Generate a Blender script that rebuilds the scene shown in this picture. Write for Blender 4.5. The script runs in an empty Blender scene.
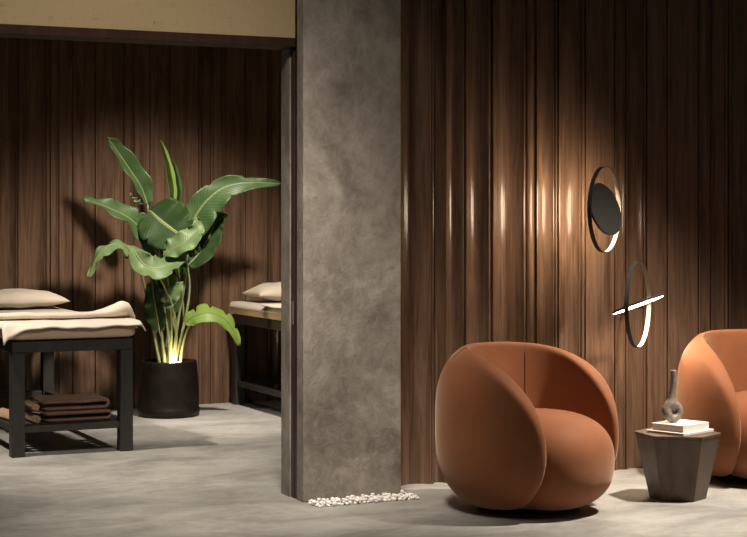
import bpy, bmesh, math, random
import numpy as np
from mathutils import Vector, Matrix, noise
from mathutils.bvhtree import BVHTree

random.seed(7)
SC = bpy.context.scene
COL = SC.collection

# ------------------------------------------------------------------ camera
F, CX, HY, CAMH = 1675.0, 373.5, 215.0, 1.35
YAW = math.radians(24.8)
SA, CA = math.sin(YAW), math.cos(YAW)
cam_d = bpy.data.cameras.new('camera')
cam = bpy.data.objects.new('camera', cam_d)
COL.objects.link(cam)
cam.location = (0, 0, CAMH)
cam.rotation_euler = (math.pi / 2, 0, -YAW)
cam_d.sensor_width = 36
cam_d.lens = F / 747 * 36
cam_d.shift_y = -(268.5 - HY - 1.5) / 747
cam_d.shift_x = -1.2 / 747
cam_d.clip_start = 0.05
SC.camera = cam


def at(px, py, Y):
    """photo measurement -> point standing on the plane at depth Y"""
    k = (px - CX) / F
    D = Y / (CA - k * SA)
    lat = k * D
    return Vector((D * SA + lat * CA, Y, CAMH - (py - HY) / F * D))


# ------------------------------------------------------------------ materials
def new_mat(name):
    m = bpy.data.materials.new(name)
    m.use_nodes = True
    nt = m.node_tree
    return m, nt, nt.nodes, nt.links, nt.nodes['Principled BSDF']


def nd(ns, t, **kw):
    n = ns.new(t)
    for k, v in kw.items():
        if hasattr(n, k):
            setattr(n, k, v)
        else:
            n.inputs[k].default_value = v
    return n


def ramp(ns, stops):
    r = ns.new('ShaderNodeValToRGB')
    e = r.color_ramp.elements
    while len(e) < len(stops):
        e.new(0.5)
    for i, (p, c) in enumerate(stops):
        e[i].position = p
        e[i].color = (*c, 1)
    return r


def tex_coords(ns, ls, scale=(1, 1, 1), kind='Object', rot=(0, 0, 0)):
    tc = ns.new('ShaderNodeTexCoord')
    mp = ns.new('ShaderNodeMapping')
    mp.inputs['Scale'].default_value = scale
    mp.inputs['Rotation'].default_value = rot
    ls.new(tc.outputs[kind], mp.inputs['Vector'])
    return mp.outputs['Vector']


def bump(ns, ls, b, height, strength, dist=0.01):
    n = ns.new('ShaderNodeBump')
    n.inputs['Strength'].default_value = strength
    n.inputs['Distance'].default_value = dist
    ls.new(height, n.inputs['Height'])
    ls.new(n.outputs['Normal'], b.inputs['Normal'])


def mat_wood(name, dark, light, rough=0.32, scale=(14, 14, 1.1), spec=0.5, fine=6.0):
    m, nt, ns, ls, b = new_mat(name)
    v = tex_coords(ns, ls, scale)
    n1 = nd(ns, 'ShaderNodeTexNoise', Scale=1.6, Detail=7.0, Roughness=0.62, Distortion=0.9)
    ls.new(v, n1.inputs['Vector'])
    v2 = tex_coords(ns, ls, (scale[0] * fine, scale[1] * fine, scale[2] * 1.6))
    n2 = nd(ns, 'ShaderNodeTexNoise', Scale=1.0, Detail=4.0, Roughness=0.6)
    ls.new(v2, n2.inputs['Vector'])
    mx = nd(ns, 'ShaderNodeMath', operation='MULTIPLY_ADD')
    ls.new(n2.outputs[0], mx.inputs[0])
    mx.inputs[1].default_value = 0.45
    ls.new(n1.outputs[0], mx.inputs[2])
    r = ramp(ns, [(0.42, dark), (0.9, light)])
    ls.new(mx.outputs[0], r.inputs[0])
    ls.new(r.outputs[0], b.inputs['Base Color'])
    b.inputs['Roughness'].default_value = rough
    b.inputs['Specular IOR Level'].default_value = spec
    bump(ns, ls, b, n2.outputs[0], 0.08, 0.004)
    return m


def mat_concrete(name, c1, c2, c3, rough=0.7, scale=2.2, stretch=(1, 1, 1), bstr=0.25, trowel=True, spec=0.35):
    m, nt, ns, ls, b = new_mat(name)
    v = tex_coords(ns, ls, stretch)
    n1 = nd(ns, 'ShaderNodeTexNoise', Scale=scale, Detail=9.0, Roughness=0.62, Distortion=0.6)
    ls.new(v, n1.inputs['Vector'])
    n2 = nd(ns, 'ShaderNodeTexNoise', Scale=scale * 7, Detail=8.0, Roughness=0.72, Distortion=0.35)
    ls.new(v, n2.inputs['Vector'])
    mx = nd(ns, 'ShaderNodeMath', operation='MULTIPLY_ADD')
    ls.new(n2.outputs[0], mx.inputs[0])
    mx.inputs[1].default_value = 0.5
    ls.new(n1.outputs[0], mx.inputs[2])
    r = ramp(ns, [(0.58, c1), (0.75, c2), (0.90, c3)])
    ls.new(mx.outputs[0], r.inputs[0])
    ls.new(r.outputs[0], b.inputs['Base Color'])
    b.inputs['Roughness'].default_value = rough
    b.inputs['Specular IOR Level'].default_value = spec
    bump(ns, ls, b, n2.outputs[0], bstr, 0.012)
    return m


def mat_fabric(name, col, col2, rough=0.9, weave=420, sheen=0.3, mottled=6.0, bstr=0.25):
    m, nt, ns, ls, b = new_mat(name)
    v = tex_coords(ns, ls)
    n1 = nd(ns, 'ShaderNodeTexNoise', Scale=mottled, Detail=5.0, Roughness=0.6)
    ls.new(v, n1.inputs['Vector'])
    r = ramp(ns, [(0.3, col), (0.7, col2)])
    ls.new(n1.outputs[0], r.inputs[0])
    ls.new(r.outputs[0], b.inputs['Base Color'])
    b.inputs['Roughness'].default_value = rough
    b.inputs['Specular IOR Level'].default_value = 0.2
    b.inputs['Sheen Weight'].default_value = sheen
    b.inputs['Sheen Roughness'].default_value = 0.4
    b.inputs['Sheen Tint'].default_value = (1, 0.82, 0.62, 1)
    w = nd(ns, 'ShaderNodeTexNoise', Scale=weave, Detail=2.0)
    ls.new(v, w.inputs['Vector'])
    bump(ns, ls, b, w.outputs[0], bstr, 0.002)
    return m


def mat_linen_wall():
    m, nt, ns, ls, b = new_mat('woven_linen_wallpaper')
    va = tex_coords(ns, ls, (260, 260, 14))
    vb = tex_coords(ns, ls, (14, 14, 260))
    a = nd(ns, 'ShaderNodeTexNoise', Scale=1.0, Detail=3.0)
    c = nd(ns, 'ShaderNodeTexNoise', Scale=1.0, Detail=3.0)
    ls.new(va, a.inputs['Vector'])
    ls.new(vb, c.inputs['Vector'])
    mx = nd(ns, 'ShaderNodeMath', operation='ADD')
    ls.new(a.outputs[0], mx.inputs[0])
    ls.new(c.outputs[0], mx.inputs[1])
    r = ramp(ns, [(0.7, (0.20, 0.148, 0.078)), (1.25 / 1.5, (0.34, 0.26, 0.15))])
    ls.new(mx.outputs[0], r.inputs[0])
    ls.new(r.outputs[0], b.inputs['Base Color'])
    b.inputs['Roughness'].default_value = 0.9
    b.inputs['Specular IOR Level'].default_value = 0.1
    bump(ns, ls, b, mx.outputs[0], 0.3, 0.003)
    return m


def mat_plain(name, col, rough=0.5, metal=0.0, spec=0.5, nscale=40, var=0.12):
    m, nt, ns, ls, b = new_mat(name)
    v = tex_coords(ns, ls)
    n1 = nd(ns, 'ShaderNodeTexNoise', Scale=nscale, Detail=4.0)
    ls.new(v, n1.inputs['Vector'])
    r = ramp(ns, [(0.3, tuple(c * (1 - var) for c in col)), (0.7, tuple(min(1, c * (1 + var)) for c in col))])
    ls.new(n1.outputs[0], r.inputs[0])
    ls.new(r.outputs[0], b.inputs['Base Color'])
    b.inputs['Roughness'].default_value = rough
    b.inputs['Metallic'].default_value = metal
    b.inputs['Specular IOR Level'].default_value = spec
    return m


def mat_emit(name, col, strength):
    m, nt, ns, ls, b = new_mat(name)
    b.inputs['Base Color'].default_value = (0.9, 0.88, 0.84, 1)
    b.inputs['Emission Color'].default_value = (*col, 1)
    b.inputs['Emission Strength'].default_value = strength
    b.inputs['Roughness'].default_value = 0.5
    return m


def mat_leaf(name, base, vein, trans=0.35, rough=0.42, spec=0.35):
    m, nt, ns, ls, b = new_mat(name)
    tc = ns.new('ShaderNodeTexCoord')
    sep = ns.new('ShaderNodeSeparateXYZ')
    ls.new(tc.outputs['UV'], sep.inputs[0])
    ab = nd(ns, 'ShaderNodeMath', operation='ABSOLUTE')
    ls.new(sep.outputs[1], ab.inputs[0])
    s = nd(ns, 'ShaderNodeMath', operation='MULTIPLY_ADD')
    ls.new(ab.outputs[0], s.inputs[0])
    s.inputs[1].default_value = -0.16
    ls.new(sep.outputs[0], s.inputs[2])
    f = nd(ns, 'ShaderNodeMath', operation='MULTIPLY')
    ls.new(s.outputs[0], f.inputs[0])
    f.inputs[1].default_value = 150.0
    sn = nd(ns, 'ShaderNodeMath', operation='SINE')
    ls.new(f.outputs[0], sn.inputs[0])
    n = nd(ns, 'ShaderNodeTexNoise', Scale=9.0, Detail=4.0)
    ls.new(tc.outputs['Object'], n.inputs['Vector'])
    c = nd(ns, 'ShaderNodeMath', operation='MULTIPLY_ADD')
    ls.new(sn.outputs[0], c.inputs[0])
    c.inputs[1].default_value = 0.085
    ls.new(n.outputs[0], c.inputs[2])
    r = ramp(ns, [(0.3, base), (0.72, vein)])
    ls.new(c.outputs[0], r.inputs[0])
    # pale midrib
    mr = ramp(ns, [(0.02, (1, 1, 1)), (0.07, (0, 0, 0))])
    ls.new(ab.outputs[0], mr.inputs[0])
    mix = ns.new('ShaderNodeMix')
    mix.data_type = 'RGBA'
    ls.new(mr.outputs[0], mix.inputs[0])
    ls.new(r.outputs[0], mix.inputs[6])
    mix.inputs[7].default_value = (0.36, 0.44, 0.16, 1)
    ls.new(mix.outputs[2], b.inputs['Base Color'])
    b.inputs['Roughness'].default_value = rough
    b.inputs['Specular IOR Level'].default_value = spec
    bump(ns, ls, b, sn.outputs[0], 0.12, 0.004)
    t = ns.new('ShaderNodeBsdfTranslucent')
    ls.new(mix.outputs[2], t.inputs['Color'])
    ms = ns.new('ShaderNodeMixShader')
    ms.inputs[0].default_value = trans
    out = ns['Material Output'] if 'Material Output' in ns else ns.new('ShaderNodeOutputMaterial')
    ls.new(b.outputs[0], ms.inputs[1])
    ls.new(t.outputs[0], ms.inputs[2])
    ls.new(ms.outputs[0], out.inputs['Surface'])
    return m


M = {}
M['wall_wood'] = mat_wood('walnut_wall_panelling', (0.047, 0.0245, 0.0140), (0.160, 0.094, 0.060), rough=0.23, spec=0.27)
M['trim_wood'] = mat_wood('dark_stained_trim', (0.020, 0.0095, 0.0062), (0.040, 0.019, 0.013), rough=0.7, spec=0.1)
M['table_wood'] = mat_wood('smoked_oak_veneer', (0.043, 0.025, 0.016), (0.105, 0.064, 0.042), rough=0.45, scale=(9, 9, 1.2))
M['pillar'] = mat_concrete('troweled_concrete', (0.122, 0.102, 0.085), (0.203, 0.176, 0.150), (0.285, 0.252, 0.218), rough=0.62, scale=2.6, stretch=(1, 1, 0.8), bstr=0.75)
M['floor'] = mat_concrete('polished_cement_floor', (0.208, 0.197, 0.179), (0.290, 0.278, 0.255), (0.362, 0.350, 0.325), rough=0.52, scale=2.3, stretch=(0.9, 1.3, 1), bstr=0.05, spec=0.3)
M['plaster'] = mat_concrete('ceiling_plaster', (0.16, 0.14, 0.12), (0.2, 0.18, 0.15), (0.24, 0.21, 0.18), rough=0.9, scale=2, bstr=0.05)
M['linen_wall'] = mat_linen_wall()
M['black_wood'] = mat_wood('black_stained_ash', (0.010, 0.0085, 0.007), (0.026, 0.022, 0.018), rough=0.55)
M['rust'] = mat_fabric('rust_velvet', (0.212, 0.073, 0.029), (0.256, 0.091, 0.037), rough=0.72, weave=700, sheen=0.36, mottled=5, bstr=0.12)
M['seam'] = mat_plain('dark_rust_thread', (0.10, 0.03, 0.013), 0.8)
M['base_black'] = mat_plain('black_swivel_metal', (0.012, 0.011, 0.010), 0.3, spec=0.5)
M['mattress'] = mat_fabric('taupe_upholstery', (0.48, 0.355, 0.265), (0.53, 0.395, 0.30), rough=0.7, sheen=0.1)
M['sheet'] = mat_fabric('grey_sheet', (0.42, 0.375, 0.335), (0.47, 0.42, 0.375), weave=500)
M['linen'] = mat_fabric('natural_linen', (0.64, 0.57, 0.485), (0.70, 0.63, 0.54), weave=500)
M['pillow'] = mat_fabric('tan_linen', (0.46, 0.395, 0.315), (0.52, 0.45, 0.36), weave=500)
M['throw_dark'] = mat_fabric('beige_linen_throw', (0.56, 0.48, 0.39), (0.62, 0.54, 0.45), weave=500)
M['towel'] = mat_fabric('brown_terry', (0.15, 0.074, 0.054), (0.22, 0.115, 0.085), weave=260, bstr=0.9, sheen=0.5)
M['towel_tan'] = mat_fabric('tan_terry', (0.34, 0.215, 0.135), (0.42, 0.275, 0.18), weave=260, bstr=0.9, sheen=0.5)
M['pot'] = mat_plain('dark_bronze_glaze', (0.009, 0.006, 0.0045), 0.42, spec=0.22, metal=0.0, nscale=14, var=0.35)
M['soil'] = mat_plain('potting_soil', (0.035, 0.024, 0.016), 0.95, nscale=90, var=0.5)
M['petiole'] = mat_plain('plant_stem_green', (0.17, 0.19, 0.085), 0.45, nscale=20)
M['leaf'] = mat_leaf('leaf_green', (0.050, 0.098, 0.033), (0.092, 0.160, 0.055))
M['leaf_dark'] = mat_leaf('leaf_dark_shaded_green', (0.022, 0.046, 0.014), (0.042, 0.078, 0.024), trans=0.2, rough=0.5, spec=0.12)  # base colour deepened for the shade on the big central blade
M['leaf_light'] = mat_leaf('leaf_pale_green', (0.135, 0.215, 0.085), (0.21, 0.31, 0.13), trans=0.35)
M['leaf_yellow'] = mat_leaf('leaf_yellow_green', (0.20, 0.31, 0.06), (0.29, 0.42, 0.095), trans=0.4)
M['lamp_black'] = mat_plain('charcoal_metal', (0.024, 0.022, 0.019), 0.55, spec=0.3)
M['ring_in'] = mat_plain('champagne_metal', (0.42, 0.36, 0.28), 0.45)
M['diffuser'] = mat_emit('warm_led_diffuser', (1.0, 0.79, 0.56), 41.0)
M['uplight'] = mat_emit('warm_spot_lens', (1.0, 0.76, 0.40), 40.0)
M['book_white'] = mat_plain('white_book_cloth', (0.74, 0.70, 0.64), 0.6, var=0.04)
M['paper'] = mat_plain('cream_page_edges', (0.52, 0.42, 0.33), 0.85, nscale=200, var=0.12)
M['ceramic'] = mat_plain('grey_brown_stoneware', (0.20, 0.165, 0.135), 0.55, nscale=60, var=0.3)
M['ceramic_in'] = mat_plain('shaded_hollow_stoneware', (0.05, 0.038, 0.03), 0.7)
M['pebble'] = mat_plain('white_pebble', (0.74, 0.71, 0.66), 0.7, nscale=60, var=0.12)
M['track'] = mat_plain('dark_door_edge', (0.030, 0.017, 0.012), 0.4)
M['latch'] = mat_plain('brushed_latch', (0.16, 0.13, 0.11), 0.45, metal=0.3)


# ------------------------------------------------------------------ object helpers
def link(name, me, mat, parent=None, smooth=False):
    o = bpy.data.objects.new(name, me)
    COL.objects.link(o)
    if mat is not None and not me.materials:
        me.materials.append(mat)
    if smooth:
        me.polygons.foreach_set('use_smooth', [True] * len(me.polygons))
    if parent is not None:
        o.parent = parent
    return o


def obj(name, bm, mat, parent=None, smooth=False):
    me = bpy.data.meshes.new(name)
    bm.normal_update()
    bm.to_mesh(me)
    bm.free()
    return link(name, me, mat, parent, smooth)


def tag(o, label, cat, group=None):
    o['label'] = label
    o['category'] = cat
    if group:
        o['group'] = group
    return o


def thing(name, label, cat, loc=(0, 0, 0), rotz=0.0, group=None):
    o = bpy.data.objects.new(name, None)
    o.empty_display_size = 0.1
    COL.objects.link(o)
    o.location = loc
    o.rotation_euler = (0, 0, rotz)
    return tag(o, label, cat, group)


def struct(o):
    o['kind'] = 'structure'
    return o


def copy_thing(src, loc, rotz, label, group=None):
    r = src.copy()
    COL.objects.link(r)
    r.location = loc
    r.rotation_euler = (0, 0, rotz)
    r['label'] = label
    for ch in list(src.children):
        c = ch.copy()
        COL.objects.link(c)
        c.parent = r
        for g in list(ch.children):
            d = g.copy()
            COL.objects.link(d)
            d.parent = c
    return r


def box(bm, x0, x1, y0, y1, z0, z1, bevel=0.0, seg=2):
    vs = [bm.verts.new((x, y, z)) for x in (x0, x1) for y in (y0, y1) for z in (z0, z1)]
    idx = [(0, 1, 3, 2), (4, 6, 7, 5), (0, 4, 5, 1), (2, 3, 7, 6), (0, 2, 6, 4), (1, 5, 7, 3)]
    fs = [bm.faces.new([vs[i] for i in q]) for q in idx]
    if bevel > 0:
        es = list({e for f in fs for e in f.edges})
        bmesh.ops.bevel(bm, geom=es, offset=bevel, segments=seg, profile=0.5, affect='EDGES')
    return bm


def tube(bm, pts, radii, nseg=12, cap=True, flat=1.0):
    pts = [Vector(p) for p in pts]
    n = len(pts)
    if not hasattr(radii, '__len__'):
        radii = [radii] * n
    rings = []
    up = None
    for i, p in enumerate(pts):
        t = (pts[min(i + 1, n - 1)] - pts[max(i - 1, 0)]).normalized()
        if up is None:
            up = Vector((0, 0, 1)) if abs(t.z) < 0.9 else Vector((0, 1, 0))
        s = t.cross(up).normalized()
        up = s.cross(t).normalized()
        r = radii[i]
        rings.append([bm.verts.new(p + s * (math.cos(a) * r) + up * (math.sin(a) * r * flat))
                      for a in [2 * math.pi * k / nseg for k in range(nseg)]])
    for a, b in zip(rings, rings[1:]):
        for k in range(nseg):
            bm.faces.new((a[k], a[(k + 1) % nseg], b[(k + 1) % nseg], b[k]))
    if cap:
        bm.faces.new(list(reversed(rings[0])))
        bm.faces.new(rings[-1])
    return bm


def lathe(bm, prof, n=48, origin=(0, 0, 0)):
    ox, oy, oz = origin
    rings = []
    for r, z in prof:
        if r < 1e-5:
            rings.append([bm.verts.new((ox, oy, oz + z))])
        else:
            rings.append([bm.verts.new((ox + r * math.cos(2 * math.pi * k / n), oy + r * math.sin(2 * math.pi * k / n), oz + z)) for k in range(n)])
    for a, b in zip(rings, rings[1:]):
        for k in range(n):
            if len(a) == 1 and len(b) == 1:
                continue
            if len(a) == 1:
                bm.faces.new((a[0], b[(k + 1) % n], b[k]))
            elif len(b) == 1:
                bm.faces.new((a[k], a[(k + 1) % n], b[0]))
            else:
                bm.faces.new((a[k], a[(k + 1) % n], b[(k + 1) % n], b[k]))
    return bm


def catmull(pts, n):
    pts = [Vector(p) for p in pts]
    P = [pts[0] * 2 - pts[1]] + pts + [pts[-1] * 2 - pts[-2]]
    out = []
    m = len(pts) - 1
    for i in range(n + 1):
        u = i / n * m
        k = min(int(u), m - 1)
        t = u - k
        a, b, c, d = P[k], P[k + 1], P[k + 2], P[k + 3]
        out.append(0.5 * ((2 * b) + (c - a) * t + (2 * a - 5 * b + 4 * c - d) * t * t + (3 * b - a - 3 * c + d) * t ** 3))
    return out


# ---- surface nets over a signed field (for the upholstered shapes)
def surface_nets(Fd, org, h):
    nx, ny, nz = Fd.shape
    ins = Fd < 0
    corners = [(i, j, k) for i in (0, 1) for j in (0, 1) for k in (0, 1)]
    sl = lambda A, c: A[c[0]:nx - 1 + c[0], c[1]:ny - 1 + c[1], c[2]:nz - 1 + c[2]]
    cnt = sum(sl(ins, c).astype(int) for c in corners)
    act = (cnt > 0) & (cnt < 8)
    idx = -np.ones(act.shape, int)
    cells = np.argwhere(act)
    idx[act] = np.arange(len(cells))
    acc = np.zeros((len(cells), 3))
    w = np.zeros(len(cells))
    for a in corners:
        for ax in range(3):
            if a[ax] == 1:
                continue
            b = list(a)
            b[ax] = 1
            fa = sl(Fd, a)[act]
            fb = sl(Fd, tuple(b))[act]
            cr = (fa < 0) != (fb < 0)
            t = np.where(cr, fa / np.where(cr, fa - fb, 1), 0)
            p = np.tile(np.array(a, float), (len(cells), 1))
            p[:, ax] = t
            acc += p * cr[:, None]
            w += cr
    V = (cells + acc / w[:, None]) * h + np.array(org)
    quads = []
    for ax in range(3):
        o1, o2 = (ax + 1) % 3, (ax + 2) % 3
        s0 = [slice(0, nx), slice(0, ny), slice(0, nz)]
        s1 = list(s0)
        s0[ax] = slice(0, Fd.shape[ax] - 1)
        s1[ax] = slice(1, Fd.shape[ax])
        e = np.argwhere(ins[tuple(s0)] != ins[tuple(s1)])
        for p in e:
            if p[o1] == 0 or p[o2] == 0 or p[o1] >= Fd.shape[o1] - 1 or p[o2] >= Fd.shape[o2] - 1:
                continue
            q = []
            for d1, d2 in ((0, 0), (1, 0), (1, 1), (0, 1)):
                c = p.copy()
                c[o1] -= d1
                c[o2] -= d2
                q.append(idx[tuple(c)])
            if ins[tuple(p)]:
                q = q[::-1]
            quads.append(q[::-1])
    return V, quads


def field_mesh(name, fn, lo, hi, h, smooth_it=2):
    xs = [np.arange(lo[i] - 2 * h, hi[i] + 3 * h, h) for i in range(3)]
    X, Y, Z = np.meshgrid(*xs, indexing='ij')
    Fd = fn(X, Y, Z, h)
    V, Q = surface_nets(Fd, (xs[0][0], xs[1][0], xs[2][0]), h)
    me = bpy.data.meshes.new(name)
    me.from_pydata(V.tolist(), [], [list(map(int, q)) for q in Q])
    me.update()
    bm = bmesh.new()
    bm.from_mesh(me)
    for _ in range(smooth_it):
        bmesh.ops.smooth_vert(bm, verts=bm.verts, factor=0.5, use_axis_x=True, use_axis_y=True, use_axis_z=True)
    bmesh.ops.recalc_face_normals(bm, faces=bm.faces)
    bm.to_mesh(me)
    bm.free()
    me.polygons.foreach_set('use_smooth', [True] * len(me.polygons))
    return me


def normed(g, h):
    a, b, c = np.gradient(g, h)
    return g / np.maximum(np.sqrt(a * a + b * b + c * c), 0.3)


def smax(a, b, k):
    t = np.clip(0.5 + 0.5 * (a - b) / k, 0, 1)
    return b + (a - b) * t + k * t * (1 - t)


# ================================================================== SETTING
WALL_Y = 7.55
BACK_Y = 11.45
CEIL = 3.60

# floor
bm = bmesh.new()
box(bm, -2.0, 9.5, -1.0, 11.75, -0.08, 0.0)
struct(obj('floor', bm, M['floor']))
bm = bmesh.new()
box(bm, -2.0, 9.5, -1.0, 11.75, CEIL, CEIL + 0.08)
struct(obj('ceiling', bm, M['plaster']))


def panel_wall(name, xs0, xs1, edges, Y, thick, z1, depth_k=0.50, seed=1):
    """Vertical panelling: scooped flutes between narrow raised fillets, shut lines between boards."""
    rnd = random.Random(seed)
    prof = [(xs0, Y)]
    for (a, b, kind) in edges:
        w = b - a
        if kind == 'c':            # scooped (concave) flute
            fl = min(0.007, w * 0.12)
            prof += [(a + 0.002, Y + 0.016), (a + 0.0045, Y + 0.016), (a + 0.005, Y), (a + 0.005 + fl, Y)]
            x0, x1 = a + 0.005 + fl + 0.001, b - fl
            dep = min(depth_k * (x1 - x0) / 2, 0.040)
            n = 14
            for i in range(n + 1):
                u = -1 + 2 * i / n
                prof.append((x0 + (x1 - x0) * i / n, Y + 0.003 + dep * (1 - u * u)))
            prof += [(x1 + 0.001, Y), (b - 0.0005, Y)]
        elif kind == 'r':          # half-round reed
            n = 8
            prof += [(a + 0.001, Y + 0.012), (a + 0.003, Y + 0.012)]
            for i in range(n + 1):
                an = math.pi * i / n
                prof.append((a + 0.003 + (w - 0.004) * (1 - math.cos(an)) / 2, Y + 0.008 - 0.010 * math.sin(an)))
            prof += [(b - 0.0005, Y + 0.012)]
        elif kind == 'g':          # recessed gap
            prof += [(a + 0.001, Y + 0.034), (b - 0.001, Y + 0.034)]
        else:                      # nearly flat board
            prof += [(a + 0.002, Y + 0.014), (a + 0.0045, Y + 0.014), (a + 0.005, Y)]
            n = 6
            for i in range(n + 1):
                u = -1 + 2 * i / n
                prof.append((a + 0.008 + (w - 0.012) * i / n, Y + 0.004 * (1 - u * u)))
            prof.append((b - 0.001, Y))
    prof.append((xs1, Y))
    bm = bmesh.new()
    lo = [bm.verts.new((x, y, 0)) for x, y in prof]
    hi = [bm.verts.new((x, y, z1)) for x, y in prof]
    for i in range(len(prof) - 1):
        bm.faces.new((lo[i], lo[i + 1], hi[i + 1], hi[i]))
    bl = [bm.verts.new((xs0, Y + thick, 0)), bm.verts.new((xs1, Y + thick, 0))]
    bh = [bm.verts.new((xs0, Y + thick, z1)), bm.verts.new((xs1, Y + thick, z1))]
    bm.faces.new((bl[1], bl[0], bh[0], bh[1]))
    bm.faces.new((bl[0], lo[0], hi[0], bh[0]))
    bm.faces.new((lo[-1], bl[1], bh[1], hi[-1]))
    bm.faces.new(hi + [bh[1], bh[0]])
    bm.faces.new(list(reversed(lo)) + [bl[0], bl[1]])
    bmesh.ops.recalc_face_normals(bm, faces=bm.faces)
    o = obj(name, bm, M['wall_wood'])
    return struct(o)


def px_edges(lst, Y):
    return [(at(a, 300, Y).x, at(b, 300, Y).x, k) for a, b, k in lst]


def extend(edges, x_to, pattern, left=False):
    out = []
    if not left:
        x = edges[-1][1]
        i = 0
        while x < x_to - 0.05:
            w, k = pattern[i % len(pattern)]
            out.append((x, min(x + w, x_to - 0.005), k))
            x += w
            i += 1
        return edges + out
    x = edges[0][0]
    i = 0
    while x > x_to + 0.05:
        w, k = pattern[i % len(pattern)]
        out.insert(0, (max(x - w, x_to + 0.005), x, k))
        x -= w
        i += 1
    return out + edges


PATTERN = [(0.15, 'c'), (0.035, 'r'), (0.09, 'c'), (0.13, 'f'), (0.06, 'c'), (0.19, 'f'), (0.03, 'g'), (0.11, 'c'), (0.025, 'r')]
right_px = [(397, 430, 'c'), (430.2, 433, 'r'), (433, 444, 'g'), (444, 462.5, 'c'), (464, 488.5, 'c'), (491, 523.5, 'c'),
            (525.5, 532.5, 'r'), (535, 553, 'c'), (553.5, 556.5, 'r'), (557, 579, 'c'), (580, 583.5, 'r'), (584, 613, 'f'),
            (613.5, 624, 'c'), (624.5, 641.5, 'c'), (642, 645, 'r'), (645.5, 665.5, 'f'), (666, 696.5, 'f'), (697, 709, 'c'),
            (709.5, 723, 'c'), (723.5, 727, 'r'), (727.5, 752, 'c')]
e = px_edges(right_px, WALL_Y)
e = extend(e, 9.4, PATTERN)
panel_wall('wall_front', 3.03, 9.5, e, WALL_Y, 0.05, CEIL)
back_px = [(-4, 16, 'c'), (16.5, 44, 'c'), (44.5, 48.5, 'r'), (49, 57, 'c'), (57.5, 71, 'f'), (71.5, 93.5, 'f'), (94, 122, 'f'),
           (122.5, 132, 'c'), (132.5, 148, 'f'), (148.5, 168, 'f'), (168.5, 197, 'f'), (197.5, 200, 'r'), (200.5, 208.5, 'c'), (209, 219, 'c'),
           (221.5, 239, 'c'), (239.5, 243, 'r'), (244, 266, 'f'), (267, 278, 'c'), (278.5, 296, 'f')]
e = px_edges(back_px, BACK_Y)
e = extend(e, 7.4, PATTERN)
e = extend(e, 0.3, PATTERN, left=True)
panel_wall('wall_back', 0.2, 7.5, e, BACK_Y, 0.06, CEIL)

# concrete pillar that ends the partition, with its door pocket recess on the left side
bm = bmesh.new()
box(bm, 3.01, 3.521, 7.315, 7.40, 0, CEIL, 0.004, 1)
box(bm, 3.06, 3.521, 7.40, 7.545, 0, CEIL)
struct(obj('wall_pillar', bm, M['pillar']))
bm = bmesh.new()
box(bm, 3.01, 3.30, 7.492, 7.60, 0, 2.157)
struct(obj('trim_1', bm, M['pillar']))
# sliding door leaf standing in the pocket, only its edge shows
bm = bmesh.new()
box(bm, 3.016, 3.058, 7.405, 7.438, 0.0, 2.15, 0.003, 1)
box(bm, 3.013, 3.058, 7.444, 7.456, 0.0, 2.15, 0.002, 1)
box(bm, 3.016, 3.058, 7.462, 7.490, 0.0, 2.15, 0.003, 1)
d1 = struct(obj('door_1', bm, M['track']))
bm = bmesh.new()
box(bm, 3.0085, 3.0125, 7.440, 7.460, 0.83, 0.945, 0.002, 1)
obj('door_latch', bm, M['latch'], d1)

# partition behind and side walls of the two rooms
bm = bmesh.new()
box(bm, 3.30, 9.5, 7.60, 7.66, 0, CEIL)
struct(obj('wall_partition', bm, M['plaster']))
bm = bmesh.new()
box(bm, -2.0, 0.6, 7.42, 7.60, 0, CEIL)
struct(obj('wall_left', bm, M['linen_wall']))
bm = bmesh.new()
box(bm, 0.1, 0.2, 7.60, 11.5, 0, CEIL)
struct(obj('wall_treatment_left', bm, M['plaster']))
bm = bmesh.new()
box(bm, 7.5, 7.6, 7.66, 11.5, 0, CEIL)
struct(obj('wall_treatment_right', bm, M['plaster']))
# header over the wide opening: woven wallpaper above a dark wooden rail
bm = bmesh.new()
box(bm, 0.6, 3.01, 7.42, 7.56, 2.202, CEIL)
struct(obj('wall_header', bm, M['linen_wall']))
bm = bmesh.new()
box(bm, 0.6, 3.01, 7.412, 7.568, 2.158, 2.202, 0.002, 1)
struct(obj('trim_2', bm, M['trim_wood']))

# ================================================================== ARMCHAIRS
def shell_field(X, Y, Z, h):
    p = 3.0
    R, zc, hz = 0.432, 0.396, 0.405
    r = np.sqrt(X * X + Y * Y)
    g = ((r / R) ** p + (np.abs(Z - zc) / hz) ** p) ** (1 / p) - 1
    outer = normed(g, h)
    side = normed(np.sqrt(((X + 0.30) / 0.60) ** 2 + ((Z - 0.32) / 0.44) ** 2) - 1, h)
    a = smax(outer, side, 0.018)
    # seat well, widening a little towards the rim, open to the front
    ri = 0.285 + 0.05 * (Z - 0.45)
    xx = np.where(X > 0.03, 0, X - 0.03)
    cav = np.sqrt(xx * xx + Y * Y) - ri
    a = smax(a, -cav, 0.020)
    return np.maximum(a, 0.028 - Z)


def seat_field(X, Y, Z, h):
    p = 2.5
    g = ((np.abs(X - 0.07) / 0.325) ** p + (np.abs(Y) / 0.297) ** p + (np.abs(Z - 0.232) / 0.230) ** p) ** (1 / p) - 1
    d = normed(g, h)
    rr = np.sqrt(X * X + Y * Y)
    d = smax(d, rr - 0.42, 0.03)
    return np.maximum(d, 0.032 - Z)


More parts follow.
